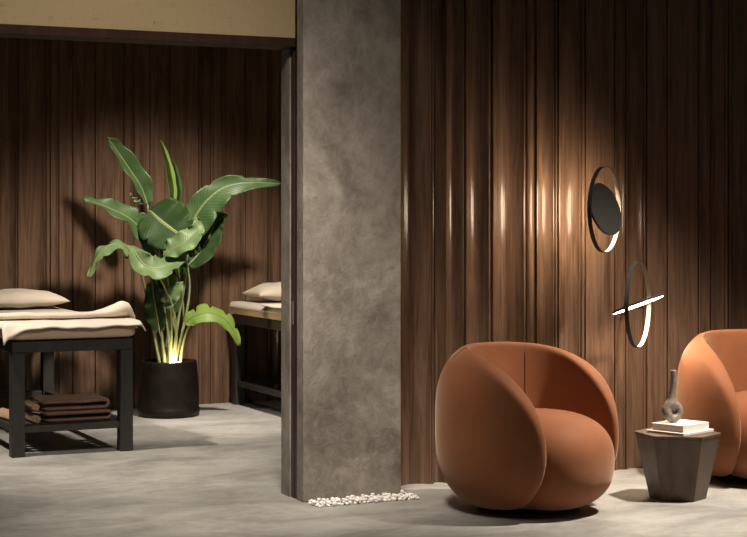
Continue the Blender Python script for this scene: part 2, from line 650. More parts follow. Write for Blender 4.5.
def make_chair(label, loc, rotz):
    t = thing('armchair', label, 'armchair', loc, rotz, 'rust tub armchairs')
    sh = field_mesh('shell', shell_field, (-0.47, -0.47, 0.0), (0.47, 0.47, 0.83), 0.0095, 2)
    link('shell', sh, M['rust'], t)
    st = field_mesh('seat', seat_field, (-0.3, -0.36, 0.0), (0.47, 0.36, 0.50), 0.0105, 2)
    link('seat', st, M['rust'], t)
    bm = bmesh.new()
    bm.from_mesh(sh)
    bvh = BVHTree.FromBMesh(bm)
    bm.free()
    for sgn in (-1, 1):
        a = math.radians(128) * sgn
        d = Vector((math.cos(a), math.sin(a), 0))
        pts = []
        for k in range(15):                       # up the inside of the back
            z = 0.40 + 0.021 * k
            hit = bvh.ray_cast(Vector((0, 0, z)), d)
            if hit[0]:
                pts.append(hit[0] - d * 0.0005)
        for k in range(10):                       # over the rim
            r0 = 0.25 + 0.012 * k
            hit = bvh.ray_cast(Vector((d.x * r0, d.y * r0, 1.2)), Vector((0, 0, -1)))
            if hit[0] and (not pts or hit[0].z > 0.6) and r0 > Vector((pts[-1].x, pts[-1].y, 0)).length:
                pts.append(hit[0] + Vector((0, 0, 0.0005)))
        bm = bmesh.new()
        tube(bm, pts, 0.0022, 6)
        obj('seam', bm, M['seam'], t, True)
    bm = bmesh.new()
    lathe(bm, [(0, 0.0), (0.235, 0.0), (0.24, 0.004), (0.24, 0.010), (0.235, 0.014), (0.12, 0.016), (0.12, 0.030), (0, 0.030)], 64)
    obj('swivel_base', bm, M['base_black'], t)
    return t


FACE = -math.pi / 2 - YAW          # heading of "towards the camera"
c1 = make_chair('rust brown rounded armchair standing beside the concrete pillar, fully in view', (3.897, 6.737, 0), FACE + math.radians(50))
c2 = copy_thing(c1, (5.415, 6.98, 0), FACE + math.radians(17),
                'rust brown rounded armchair behind the side table, cut off by the photo edge')

# ================================================================== SIDE TABLE, BOOKS, VASE
TX, TY = at(676, 430, 6.55).x, 0
tc = at(676.5, 430, 6.62)
kk = (676.5 - CX) / F
DD = 8.04
tpos = Vector((DD * SA + kk * DD * CA, DD * CA - kk * DD * SA, 0))


def hexprism(bm, r0, r1, z0, z1, rot):
    shp = [(1, 0), (0.555, 0.86), (-0.555, 0.86), (-1, 0), (-0.555, -0.86), (0.555, -0.86)]
    lo = [bm.verts.new((r0 * x, r0 * y, z0)) for x, y in shp]
    hi = [bm.verts.new((r1 * x, r1 * y, z1)) for x, y in shp]
    for k in range(6):
        bm.faces.new((lo[k], lo[(k + 1) % 6], hi[(k + 1) % 6], hi[k]))
    bm.faces.new(lo[::-1])
    bm.faces.new(hi)
    bmesh.ops.bevel(bm, geom=list(bm.edges), offset=0.0025, segments=2, profile=0.5, affect='EDGES')


t = thing('side_table', 'small dark wooden side table with six tapering sides between the two armchairs', 'side table', tpos, -YAW - math.radians(3 + 7.0))
bm = bmesh.new()
hexprism(bm, 0.134, 0.201, 0.0, 0.302, 0)
obj('body', bm, M['table_wood'], t)
bm = bmesh.new()
hexprism(bm, 0.2035, 0.2065, 0.3022, 0.316, 0)
obj('tabletop', bm, M['table_wood'], t)


def book(name, label, loc, rotz, w, l, h, group):
    t = thing(name, label, 'book', loc, rotz, group)
    bm = bmesh.new()
    box(bm, -w / 2 + 0.004, w / 2 - 0.003, -l / 2 + 0.004, l / 2 - 0.004, 0.003, h - 0.003)
    obj('pages', bm, M['paper'], t)
    bm = bmesh.new()
    box(bm, -w / 2, w / 2, -l / 2, l / 2, 0, 0.003, 0.0008, 1)
    box(bm, -w / 2, w / 2, -l / 2, l / 2, h - 0.003, h, 0.0008, 1)
    box(bm, w / 2 - 0.003, w / 2, -l / 2, l / 2, 0.0025, h - 0.0025, 0.0008, 1)
    obj('cover', bm, M['book_white'], t)
    return t


brot = -YAW + math.radians(-45)
bpos = tpos + Vector((0.01, -0.005, 0.0))
book('book', 'thin wide pale book lying flat on the side table under the thicker white book', bpos + Vector((0.0, 0.0, 0.3165)), brot, 0.215, 0.25, 0.012, 'books on the side table')
book('book', 'thick white book lying on top of the thin one, under the stoneware vase', bpos + Vector((0.002, 0.0, 0.3290)), brot, 0.180, 0.215, 0.033, 'books on the side table')

vz = 0.3625
vpos = tpos + Vector((-0.022, 0.008, vz))
t = thing('vase', 'slim grey brown stoneware vase with a knotted round body on the white book', 'vase', vpos, -YAW)


def vase_field(X, Y, Z, h):
    def smin(a, b, k):
        return -smax(-a, -b, k)
    # knotted loop with a hole towards the room
    cx, cz, RR = 0.001, 0.054, 0.031
    a = np.arctan2(Z - cz, X - cx)
    q = np.sqrt((X - cx) ** 2 + (Z - cz) ** 2) - RR
    yo = 0.010 * np.cos(a - 0.6)
    tor = np.sqrt(q * q + ((Y - yo) * 0.85) ** 2) - (0.0215 + 0.003 * np.cos(a - 2.6))
    # neck running from the loop's left shoulder to the mouth
    az, bz = 0.098, 0.253
    t = np.clip((Z - az) / (bz - az), 0, 1)
    nx = -0.008 + 0.012 * np.clip(t * 1.6, 0, 1)
    rad = 0.0150 + 0.008 * np.clip(1 - t * 2.2, 0, 1) ** 1.5
    neck = np.sqrt((X - nx) ** 2 + Y * Y + (Z - (az + t * (bz - az))) ** 2) - rad
    neck = np.maximum(neck, Z - 0.2545)
    d = smin(tor, neck, 0.022)
    return np.maximum(d, 0.0012 - Z)


me = field_mesh('body', vase_field, (-0.06, -0.05, 0.0), (0.06, 0.05, 0.26), 0.0035, 2)
zmin = min(v.co.z for v in me.vertices)
for v in me.vertices:
    v.co.z -= zmin
tz = max(v.co.z for v in me.vertices)
link('body', me, M['ceramic'], t)
bm = bmesh.new()
lathe(bm, [(0.0, tz + 0.0008), (0.0105, tz + 0.0008), (0.0105, tz + 0.0002)], 24, (0.004, 0, 0))
obj('mouth', bm, M['ceramic_in'], t)  # dark disc on the solid neck, standing in for its shaded hollow

# ================================================================== WALL LIGHTS
def ring_band(bm, R, width, th, n=96):
    """circle in local XZ plane, band width along local Y"""
    rows = []
    for k in range(n):
        a = 2 * math.pi * k / n
        c, s = math.cos(a), math.sin(a)
        rows.append([bm.verts.new((r * c, y, r * s)) for r, y in ((R, -width / 2), (R, width / 2), (R - th, width / 2), (R - th, -width / 2))])
    for k in range(n):
        a, b = rows[k], rows[(k + 1) % n]
        for j in range(4):
            bm.faces.new((a[j], a[(j + 1) % 4], b[(j + 1) % 4], b[j]))
    bmesh.ops.recalc_face_normals(bm, faces=bm.faces)


def basis(n, hint):
    n = n.normalized()
    u = (hint - n * hint.dot(n)).normalized()
    v = n.cross(u)
    return Matrix((u, v, n)).transposed()


def wall_light(label, center, yaw_h, emit_dir):
    """ring stands nearly square to the wall; a disc in its middle shines along emit_dir"""
    t = thing('wall_light', label, 'wall light', center, 0, 'ring wall lights')
    h = Vector((-math.sin(yaw_h), -math.cos(yaw_h), 0))          # ring's horizontal direction, away from the wall
    R = 0.219
    bm = bmesh.new()
    ring_band(bm, R, 0.022, 0.004)
    ang = math.atan2(h.y, h.x)
    bm.transform(Matrix.Rotation(ang, 4, 'Z'))
    bm.normal_update()
    ro = obj('ring', bm, M['lamp_black'], t)
    ro.data.materials.append(M['ring_in'])
    for f in ro.data.polygons:                                    # pale inner face of the band
        c = Vector(f.center)
        if f.normal.dot(c.normalized()) < -0.7:
            f.material_index = 1
    rot = basis(emit_dir, Vector((0, 0, 1)) if abs(emit_dir.z) < 0.8 else h)
    m4 = rot.to_4x4()
    rd = 0.138
    bm = bmesh.new()
    lathe(bm, [(0, -0.009), (rd - 0.002, -0.009), (rd, -0.007), (rd, 0.004), (rd - 0.002, 0.0045), (rd - 0.002, 0.001), (0, 0.001)], 72)
    bmesh.ops.recalc_face_normals(bm, faces=bm.faces)
    bm.transform(m4)
    obj('disc_shade', bm, M['lamp_black'], t)
    bm = bmesh.new()
    lathe(bm, [(0, 0.0015), (rd - 0.0025, 0.0015), (rd - 0.0025, 0.004), (0, 0.0042)], 72)
    bmesh.ops.recalc_face_normals(bm, faces=bm.faces)
    bm.transform(m4)
    obj('diffuser', bm, M['diffuser'], t)
    # wall plate behind the far edge of the ring
    far = -h * R
    wy = WALL_Y - center.y + 0.001
    bm = bmesh.new()
    tube(bm, [(far.x, far.y - 0.001, -0.03), (far.x, wy, -0.03)], 0.0045, 12)
    obj('wall_mount', bm, M['lamp_black'], t)
    # pivots joining disc and ring
    for s in (-1, 1):
        bm = bmesh.new()
        p = h * (R * s)
        q = h * (rd * 0.98 * s)
        q = q - emit_dir.normalized() * q.dot(emit_dir.normalized())
        tube(bm, [q, p * 0.985], 0.0035, 8)
        obj('pivot', bm, M['lamp_black'], t)
    return t


dv = Vector((SA, CA, 0))
rv = Vector((CA, -SA, 0))
zv = Vector((0, 0, 1))
def seen_frame(p):
    f = (p - Vector((0, 0, CAMH))).normalized()
    r = f.cross(zv).normalized()
    return r, r.cross(f).normalized(), f


p1 = at(603.3, 208.0, 7.24)
r1, u1, f1 = seen_frame(p1)
wall_light('upper black ring wall light with its disc tilted towards the wall', p1, math.radians(52.6),
           (-0.81 * r1 - 0.28 * u1 + 0.50 * f1))
p2 = at(636.8, 303.0, 7.17)
r2, u2, f2 = seen_frame(p2)
wall_light('lower black ring wall light with its glowing disc tilted almost level', p2, math.radians(48.8),
           (0.354 * r2 - 0.934 * u2 - 0.045 * f2))

# ================================================================== MASSAGE TABLES
BW, BL = 0.70, 1.93


def make_bed(label, loc):
    t = thing('massage_table', label, 'massage table', loc, 0, 'massage tables in the treatment room')
    W, L = BW, BL
    lw = 0.075
    for sx in (0, 1):
        for sy in (0, 1):
            bm = bmesh.new()
            x = sx * (W - lw)
            y = sy * (L - lw)
            box(bm, x, x + lw, y, y + lw, 0, 0.585, 0.003, 1)
            obj('leg', bm, M['black_wood'], t)
    bm = bmesh.new()
    box(bm, 0, W, 0, L, 0.5855, 0.648, 0.004, 1)
    obj('top_frame', bm, M['black_wood'], t)
    bm = bmesh.new()
    e = 0.001
    box(bm, lw + e, W - lw - e, 0.012, 0.06, 0.135, 0.172, 0.002, 1)
    box(bm, lw + e, W - lw - e, L - 0.06, L - 0.012, 0.135, 0.172, 0.002, 1)
    box(bm, 0.012, 0.06, lw + e, L - lw - e, 0.135, 0.172, 0.002, 1)
    box(bm, W - 0.06, W - 0.012, lw + e, L - lw - e, 0.135, 0.172, 0.002, 1)
    obj('lower_rail', bm, M['black_wood'], t)
    # slatted lower shelf at the foot end
    for k in range(5):
        bm = bmesh.new()
        y = 0.068 + k * 0.098
        box(bm, 0.061, W - 0.061, y, y + 0.075, 0.150, 0.171, 0.002, 1)
        obj('shelf_slat', bm, M['black_wood'], t)

    def mf(X, Y, Z, h):
        g = ((np.abs(X - W / 2) / (W / 2 + 0.03)) ** 14 + (np.abs(Y - L / 2) / (L / 2 + 0.015)) ** 26 + (np.abs(Z - 0.692) / 0.044) ** 3.2) ** (1 / 3.2) - 1
        return g * 0.04
    me = field_mesh('mattress', mf, (-0.04, -0.03, 0.64), (W + 0.04, L + 0.03, 0.745), 0.0125, 1)
    for v in me.vertices:
        v.co.z = max(v.co.z, 0.6485)
    link('mattress', me, M['mattress'], t)
    # fitted sheet over the top
    bm = bmesh.new()
    nx, ny = 24, 50
    g = []
    for j in range(ny + 1):
        row = []
        for i in range(nx + 1):
            x = -0.036 + (W + 0.072) * i / nx
            y = 0.01 + (L - 0.02) * j / ny
            ex = min(x + 0.036, W + 0.036 - x)
            z = 0.7385 - 0.035 * math.exp(-ex / 0.013) + 0.0022 * noise.noise((x * 7, y * 5, 3.3))
            row.append(bm.verts.new((x, y, z)))
        g.append(row)
    for j in range(ny):
        for i in range(nx):
            bm.faces.new((g[j][i], g[j][i + 1], g[j + 1][i + 1], g[j + 1][i]))
    o = obj('fitted_sheet', bm, M['sheet'], t, True)
    md = o.modifiers.new('thick', 'SOLIDIFY')
    md.thickness = 0.002
    md.offset = 1
    return t


BED1 = Vector((2.085, 9.345, 0))
BED2 = Vector((4.125, 9.45, 0))
b1 = make_bed('black wooden massage table at the left with folded towels on its shelf', BED1)
b2 = copy_thing(b1, BED2, 0, 'black wooden massage table to the right of the potted plant, mostly hidden by the pillar')


def pillow(label, loc, a, b, hgt, rotz, seed, tiltx=0.0):
    bm = bmesh.new()
    n, m = 44, 30
    top = []
    for side in (1, -1):
        g = []
        for j in range(m + 1):
            row = []
            for i in range(n + 1):
                u = -1 + 2 * i / n
                v = -1 + 2 * j / m
                prof = max(0.0, (1 - abs(u) ** 2.6)) ** 0.55 * max(0.0, (1 - abs(v) ** 2.6)) ** 0.55
                x = a * u * (1 - 0.06 * (1 - abs(u)) * 0 - 0.075 * (1 - v * v) * abs(u) ** 3 * 0.6)
                y = b * v * (1 - 0.10 * (1 - u * u) * abs(v) ** 3 * 0.6)
                w = 0.012 * noise.noise((x * 9 + seed, y * 9, side * 2.0)) * prof
                z = hgt * (0.62 if side > 0 else -0.38) * prof + w
                row.append(bm.verts.new((x, y, z)))
            g.append(row)
        for j in range(m):
            for i in range(n):
                q = (g[j][i], g[j][i + 1], g[j + 1][i + 1], g[j + 1][i])
                bm.faces.new(q if side > 0 else q[::-1])
    bmesh.ops.remove_doubles(bm, verts=bm.verts, dist=0.0008)
    bmesh.ops.recalc_face_normals(bm, faces=bm.faces)
    o = obj('pillow', bm, M['pillow'], None, True)
    o.location = loc
    o.rotation_euler = (tiltx, 0, rotz)
    zm = min((o.rotation_euler.to_matrix() @ v.co).z for v in o.data.vertices)
    o.location.z = loc[2] - zm
    return tag(o, label, 'pillow', 'pillows on the massage tables')


pillow('flat natural linen pillow at the head of the left massage table', (BED1.x + 0.385, BED1.y + 1.68, 0.7425), 0.335, 0.20, 0.12, 0.0, 1.3)
pillow('natural linen pillow on the right massage table, half hidden by the pillar', (BED2.x + 0.37, BED2.y + 1.70, 0.7425), 0.315, 0.19, 0.14, 0.0, 7.9)


# folded blanket at the foot of the left table
def cloth_grid(fn, nu, nv):
    bm = bmesh.new()
    g = [[bm.verts.new(fn(i / nu, j / nv)) for i in range(nu + 1)] for j in range(nv + 1)]
    for j in range(nv):
        for i in range(nu):
            bm.faces.new((g[j][i], g[j][i + 1], g[j + 1][i + 1], g[j + 1][i]))
    return bm


def sag(x, base, x0, x1, over=0.045):
    """height drop where the cloth hangs over the long sides"""
    d = 0
    if x > x1:
        d = min(0.06, (x - x1) * 1.5)
    if x < x0:
        d = min(0.06, (x0 - x) * 1.5)
    return base - d


def lower_layer(u, v):
    x = -0.055 + (BW + 0.115) * u
    hem = 0.012 * math.sin(u * 17 + 1) + 0.014 * noise.noise((u * 5, 0, 2))
    y = -0.046 + 0.61 * v
    z = 0.752 + 0.004 * noise.noise((x * 9, y * 9, 0.5))
    if y < -0.006:                                      # falls over the foot end
        k = (-0.006 - y) / 0.040
        z -= 0.034 * k * (0.9 + 0.5 * noise.noise((u * 7, 1.7, 0))) + 0.003 * k * math.sin(u * 19) + 0.010 * k * noise.noise((u * 4, 5.5, 0))
        z -= 0.045 * k * math.exp(-((u - 0.0) / 0.10) ** 2)
    y += hem * (1 - v) ** 6 * 0.4
    return (x, y, sag(x, z, -0.035, BW + 0.036))


def upper_layer(u, v):
    # the folded-back top: rounded fold at the front, roll of cloth bunched at the right end
    x = -0.06 + (BW + 0.125) * u
    yf = 0.20 + 0.02 * math.sin(u * 7 + 0.6)
    bunch = math.exp(-((u - 0.91) / 0.095) ** 2)
    R = 0.013 + 0.027 * bunch
    L = 0.36
    zb = 0.7635
    if v < 0.35:
        a = v / 0.35 * math.pi                       # fold nose: bottom to top
        y = yf + 0.04 - (0.04 * 0 + R * 1.5) * math.sin(a) - 0.04
        z = zb + R - R * math.cos(a)
        y = yf - R * 1.6 * math.sin(a)
    else:
        k = (v - 0.35) / 0.65
        y = yf + L * k
        z = zb + 2 * R * (1 - k) ** 0.8 + 0.002 + 0.003 * (1 - k)
    z += 0.004 * noise.noise((x * 8, y * 8, 4.5)) * min(1, v * 3) + 0.004 * abs(noise.noise((x * 8, y * 8, 4.5)))
    if u < 0.15:
        pass
    return (x, y, sag(x, z, -0.037, BW + 0.038))


t = thing('blanket', 'folded natural linen blanket lying across the foot of the left massage table', 'blanket', BED1)
for nm, fn, mt in (('lower_fold', lower_layer, M['linen']), ('upper_fold', upper_layer, M['throw_dark'])):
    o = obj(nm, cloth_grid(fn, 110, 60), mt, t, True)
    md = o.modifiers.new('thick', 'SOLIDIFY')
    md.thickness = 0.006
    md.offset = 0


# blanket edge on the right table: a light throw lying over the bed, seen along its left side
def throw2(u, v):
    x = -0.036 + (BW + 0.072) * u
    y = 0.35 + 0.88 * v
    z = 0.750 + 0.005 * noise.noise((x * 7, y * 7, 9.5))
    y += 0.02 * math.sin(u * 5)
    return (x, y, sag(x, z, -0.030, BW + 0.035))


o = obj('blanket', cloth_grid(throw2, 70, 60), M['linen'], None, True)
o.location = BED2
md = o.modifiers.new('thick', 'SOLIDIFY')
md.thickness = 0.006
md.offset = 0
tag(o, 'pale linen blanket spread over the middle of the right massage table', 'blanket')


# folded towels
def towel(label, loc, w, d, layers, lh, mat, rotz, seed):
    bm = bmesh.new()
    H = lh * layers
    # zig-zag folded strip, cross-section in X-Z (folds show on the left end), swept along Y
    pts = []
    r = lh * 0.44
    for k in range(layers):
        z = lh * (k + 0.5)
        xs = [-w / 2 + 0.01 * random.random(), 0, w / 2 - 0.012 * random.random()]
        if k % 2:
            xs = xs[::-1]
        n = 12
        for i in range(n + 1):
            pts.append((xs[0] + (xs[2] - xs[0]) * i / n, z))
        if k < layers - 1:
            s = 1 if k % 2 == 0 else -1
            for i in range(1, 6):
                a = -math.pi / 2 + math.pi * i / 6
                pts.append((xs[2] + s * math.cos(a) * lh * 0.5, z + lh * 0.5 + math.sin(a) * lh * 0.5))
    ny = 16
    rows = []
    for j in range(ny + 1):
        v = -1 + 2 * j / ny
        row = []
        for (x, z) in pts:
            nz = noise.noise((x * 9 + seed, v * 2.0, z * 30))
            edge = 1 - 0.05 * abs(v) ** 6
            row.append(bm.verts.new((x * edge + 0.006 * nz, v * d / 2 + 0.006 * noise.noise((x * 6, seed, z * 40)), z + 0.004 * nz * (1 if z > lh else 0.2) - 0.006 * abs(v) ** 8 * (z / H))))
        rows.append(row)
    for j in range(ny):
        for i in range(len(pts) - 1):
            bm.faces.new((rows[j][i], rows[j][i + 1], rows[j + 1][i + 1], rows[j + 1][i]))
    bmesh.ops.recalc_face_normals(bm, faces=bm.faces)
    bmesh.ops.solidify(bm, geom=bm.faces[:], thickness=lh * 0.72)
    zm = min(v.co.z for v in bm.verts)
    for v in bm.verts:
        v.co.z -= zm
    o = obj('towel', bm, mat, None, True)
    o.location = loc
    o.rotation_euler = (0, 0, rotz)
    md = o.modifiers.new('round', 'SUBSURF')
    md.levels = 1
    md.render_levels = 1
    top = max(v.co.z for v in o.data.vertices)
    tag(o, label, 'towel', 'towels on the massage table shelf')
    return top


tz0 = 0.1722
h1 = towel('brown folded towel lying lowest in the stack on the left massage table shelf', (BED1.x + 0.405, BED1.y + 0.28, tz0), 0.375, 0.32, 3, 0.0225, M['towel'], 0.02, 1.0)
h2 = towel('brown folded towel on top of the stack on the left massage table shelf', (BED1.x + 0.40, BED1.y + 0.275, tz0 + h1 + 0.001), 0.37, 0.31, 3, 0.0225, M['towel'], -0.03, 5.0)


def rolled(label, loc, r, L, rotz, seed):
    bm = bmesh.new()
    pts = []
    n = 70
    for i in range(n + 1):
        a = i / n * 2 * math.pi * 2.6
        rad = 0.006 + (r - 0.012) * i / n
        pts.append((rad * math.cos(a), rad * math.sin(a)))
    rows = []
    ny = 10
    for j in range(ny + 1):
        y = -L / 2 + L * j / ny
        rows.append([bm.verts.new((x, y + 0.004 * noise.noise((x * 40, z * 40, seed)), z)) for x, z in pts])
    for j in range(ny):
        for i in range(n):
            bm.faces.new((rows[j][i], rows[j][i + 1], rows[j + 1][i + 1], rows[j + 1][i]))
    bmesh.ops.recalc_face_normals(bm, faces=bm.faces)
    bmesh.ops.solidify(bm, geom=bm.faces[:], thickness=r * 0.28)
    zm = min(v.co.z for v in bm.verts)
    for v in bm.verts:
        v.co.z -= zm
    o = obj('towel', bm, M['towel_tan'], None, True)
    o.location = loc
    o.rotation_euler = (0, 0, rotz)
    return tag(o, label, 'towel', 'towels on the massage table shelf')


rolled('tan rolled towel on the shelf behind the front left leg of the massage table', (BED1.x + 0.065, BED1.y + 0.36, tz0), 0.042, 0.24, 0.1, 3.0)
rolled('small tan rolled towel wedged low at the left end of the brown towel stack', (BED1.x + 0.170, BED1.y + 0.25, tz0), 0.031, 0.24, 0.04, 5.0)
rolled('small tan rolled towel lying above another roll beside the brown towel stack', (BED1.x + 0.172, BED1.y + 0.25, tz0 + 0.070), 0.030, 0.23, -0.03, 8.0)

# ================================================================== POTTED PLANT
PX, PY = 3.51, 10.90
t = plant = thing('potted_plant', 'large leafy green plant in a round dark pot lit from inside, between the massage tables', 'plant', (PX, PY, 0))
bm = bmesh.new()
lathe(bm, [(0, 0), (0.185, 0), (0.203, 0.008), (0.209, 0.03), (0.206, 0.055), (0.2035, 0.06), (0.203, 0.10), (0.199, 0.22), (0.191, 0.33), (0.187, 0.368), (0.185, 0.374),
           (0.178, 0.374), (0.176, 0.368), (0.178, 0.335), (0, 0.335)], 72)
bmesh.ops.recalc_face_normals(bm, faces=bm.faces)
pot = obj('pot', bm, M['pot'], t, True)
bm = bmesh.new()
lathe(bm, [(0.1765, 0.3365), (0.1765, 0.343), (0.12, 0.348), (0.05, 0.352), (0, 0.353)], 48)
bmesh.ops.recalc_face_normals(bm, faces=bm.faces)
for v in bm.verts:
    v.co.z += 0.003 * noise.noise((v.co.x * 40, v.co.y * 40, 0))
obj('soil', bm, M['soil'], t, True)
bm = bmesh.new()
lathe(bm, [(0.0, 0.352), (0.035, 0.352), (0.037, 0.366), (0.030, 0.372), (0.0, 0.373)], 32, (0.0, -0.12, 0))
bmesh.ops.recalc_face_normals(bm, faces=bm.faces)
obj('uplight', bm, M['uplight'], t, True)


def loc_pt(px, py, dy=0.0):
    return at(px, py, PY + dy) - Vector((PX, PY, 0))


def stem(pts, r0, r1):
    c = catmull([loc_pt(*p) if len(p) == 3 and p[0] > 20 else Vector(p) for p in pts], 22)
    bm = bmesh.new()
    tube(bm, c, [r0 + (r1 - r0) * i / 22 for i in range(23)], 8)
    obj('petiole', bm, M['petiole'], plant, True)


def leaf(pts, width, nrm, mat, fold=25, tears=(), asym=(1, 1), shape=1.0, wave=0.012, curl=0.0, seed=0):
    """blade built along its midrib; two halves folded up from it, torn and waved at the margin"""
    n, m = 44, 7
    mid = catmull([loc_pt(*p) for p in pts], n)
    nrm = Vector(nrm).normalized()
    bm = bmesh.new()
    uvl = bm.loops.layers.uv.new('UVMap')
    rows = []
    info = {}
    L = sum((mid[i + 1] - mid[i]).length for i in range(n))
    for i, p in enumerate(mid):
        u = i / n
        T = (mid[min(i + 1, n)] - mid[max(i - 1, 0)]).normalized()
        S = T.cross(nrm)
        if S.length < 1e-3:
            S = T.orthogonal()
        S.normalize()
        N = S.cross(T).normalized()
        w = width * (math.sin(math.pi * min(1, (u * 0.965 + 0.02)) ** (0.72 * shape))) ** 0.72
        row = []
        for side, am in ((-1, asym[0]), (1, asym[1])):
            part = []
            for j in range(m + 1):
                if side == 1 and j == 0:
                    continue
                k = j / m
                f = math.radians(fold + curl * k * 60)
                ww = w * am
                cut = 1.0
                for (tu, ts, tdep) in tears:
                    if ts == side:
                        cut -= tdep * max(0, 1 - abs(u - tu) * n / 1.05) * k
                ww *= cut
                d = S * side * math.cos(f) + N * math.sin(f)
                q = p + d * (ww * k)
                q += N * (wave * k * k * math.sin(u * 21 + side * 1.3 + seed) + wave * 0.7 * k * noise.noise((u * 9 + seed, side, k)))
                v = bm.verts.new(q)
                info[v] = (u, side * k)
                part.append(v)
            row.append(part)
        rows.append(row[0][::-1] + row[1])
    for i in range(n):
        for j in range(len(rows[0]) - 1):
            f = bm.faces.new((rows[i][j], rows[i][j + 1], rows[i + 1][j + 1], rows[i + 1][j]))
            for lp in f.loops:
                lp[uvl].uv = info[lp.vert]
    # raised midrib along the underside
    o = obj('leaf', bm, mat, plant, True)
    md = o.modifiers.new('thick', 'SOLIDIFY')
    md.thickness = 0.0018
    bm = bmesh.new()
    tube(bm, [q for q in mid[:-1]], [0.0055 * (1 - 0.75 * i / n) for i in range(n)], 6)
    obj('midrib', bm, M['petiole'], o, True)
    return o


TOC = Vector((-SA, -CA, 0))           # towards the viewer, for reading which way blades face
up = Vector((0, 0, 1))
# 1 tall blade leaning left at the top
leaf([(148, 203, 0.05), (141, 185, 0.05), (128, 165, 0.04), (115, 146, 0.02), (107.5, 136, 0.0)], 0.085, TOC * 1.0 + rv * 0.6 + up * 0.3, M['leaf'], fold=32, asym=(0.75, 1), seed=1)
# 2 two narrow upright blades seen edge-on
leaf([(171.5, 206, 0.1), (169, 185, 0.1), (165.5, 162, 0.1), (161, 139, 0.1)], 0.062, rv + TOC * 0.12, M['leaf_yellow'], fold=50, seed=2, wave=0.002)
leaf([(177, 206, 0.14), (176.5, 190, 0.14), (175, 174, 0.14), (173, 158, 0.14)], 0.050, rv + TOC * 0.1, M['leaf'], fold=50, seed=3, wave=0.002)
# 3 left blade reaching out and down to a fine tip
leaf([(158, 254, -0.02), (146, 234, -0.05), (130, 217, -0.08), (108, 206, -0.1), (84, 197, -0.12)], 0.098, TOC * 0.8 + up * 0.75 - rv * 0.1, M['leaf'], fold=18, tears=[(0.45, 1, 0.45), (0.7, 1, 0.35), (0.55, -1, 0.3)], seed=4)
# 4 lower left blade arching over, pale underside
leaf([(137, 262, -0.16), (131, 250, -0.2), (120, 242, -0.24), (106, 246, -0.27), (96, 258, -0.28), (89, 276, -0.28)], 0.086, TOC * 0.9 + up * 0.9 - rv * 0.4, M['leaf_light'], fold=-12, tears=[(0.5, 1, 0.4), (0.72, -1, 0.5)], asym=(0.8, 0.8), seed=5)
# 5 low front blade spreading like a wing
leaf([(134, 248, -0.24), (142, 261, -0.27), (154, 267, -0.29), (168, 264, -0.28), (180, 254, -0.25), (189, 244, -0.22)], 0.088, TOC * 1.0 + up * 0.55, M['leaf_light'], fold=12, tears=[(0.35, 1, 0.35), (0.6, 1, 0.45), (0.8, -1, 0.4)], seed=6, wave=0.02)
# 6 big central blade facing the room, its shade and lit fold put into the leaf colours
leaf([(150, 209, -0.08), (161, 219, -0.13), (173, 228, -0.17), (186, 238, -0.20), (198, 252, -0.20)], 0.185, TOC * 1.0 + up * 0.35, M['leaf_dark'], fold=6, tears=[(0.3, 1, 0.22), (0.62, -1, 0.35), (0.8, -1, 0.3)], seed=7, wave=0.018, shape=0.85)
leaf([(164, 252, -0.22), (174, 247, -0.25), (186, 240, -0.27), (197, 228, -0.26), (197, 216, -0.25)], 0.085, TOC * 0.8 + up * 0.8 + rv * 0.3, M['leaf_light'], fold=10, tears=[(0.45, -1, 0.4), (0.7, 1, 0.4)], seed=17, wave=0.015)
# 7 long right blade rising and arching to the right
leaf([(187, 234, -0.02), (196, 214, -0.03), (208, 198, -0.05), (226, 185, -0.07), (250, 181, -0.1), (281, 182, -0.12)], 0.135, TOC * 0.95 + up * 0.35 + rv * 0.25, M['leaf'], fold=14, tears=[(0.36, 1, 0.25), (0.5, -1, 0.2), (0.62, 1, 0.3), (0.78, -1, 0.3)], asym=(0.7, 1.0), seed=8, shape=0.7)
# 8 dark blade hanging behind it
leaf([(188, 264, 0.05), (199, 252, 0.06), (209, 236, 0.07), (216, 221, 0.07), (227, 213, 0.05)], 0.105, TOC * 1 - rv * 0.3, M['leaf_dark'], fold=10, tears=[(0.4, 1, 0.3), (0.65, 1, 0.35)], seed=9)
# 9 young inner leaves below the crown
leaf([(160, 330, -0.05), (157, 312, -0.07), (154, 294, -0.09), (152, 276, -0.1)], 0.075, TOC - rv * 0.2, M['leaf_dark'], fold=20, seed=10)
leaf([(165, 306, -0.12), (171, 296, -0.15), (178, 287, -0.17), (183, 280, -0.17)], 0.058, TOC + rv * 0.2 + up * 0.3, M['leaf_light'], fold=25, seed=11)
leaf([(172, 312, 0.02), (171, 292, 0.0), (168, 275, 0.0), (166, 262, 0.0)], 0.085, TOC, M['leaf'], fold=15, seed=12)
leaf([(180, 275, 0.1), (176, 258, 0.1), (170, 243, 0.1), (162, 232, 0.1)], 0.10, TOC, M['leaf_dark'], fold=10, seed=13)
# 10 low right blade arching to the floor side, colour brightened for the pot light on it
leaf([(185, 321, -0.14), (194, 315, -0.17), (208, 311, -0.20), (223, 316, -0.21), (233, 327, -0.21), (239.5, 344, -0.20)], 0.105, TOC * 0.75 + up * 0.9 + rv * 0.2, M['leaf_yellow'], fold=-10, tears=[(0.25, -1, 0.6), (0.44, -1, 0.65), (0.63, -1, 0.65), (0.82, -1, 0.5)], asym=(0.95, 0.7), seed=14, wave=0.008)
# 11 small curled bud at the upper left
leaf([(142, 203, 0.0), (137, 201, -0.02), (132, 196, -0.03), (131, 191, -0.03)], 0.022, TOC + up, M['leaf_light'], fold=55, seed=15)

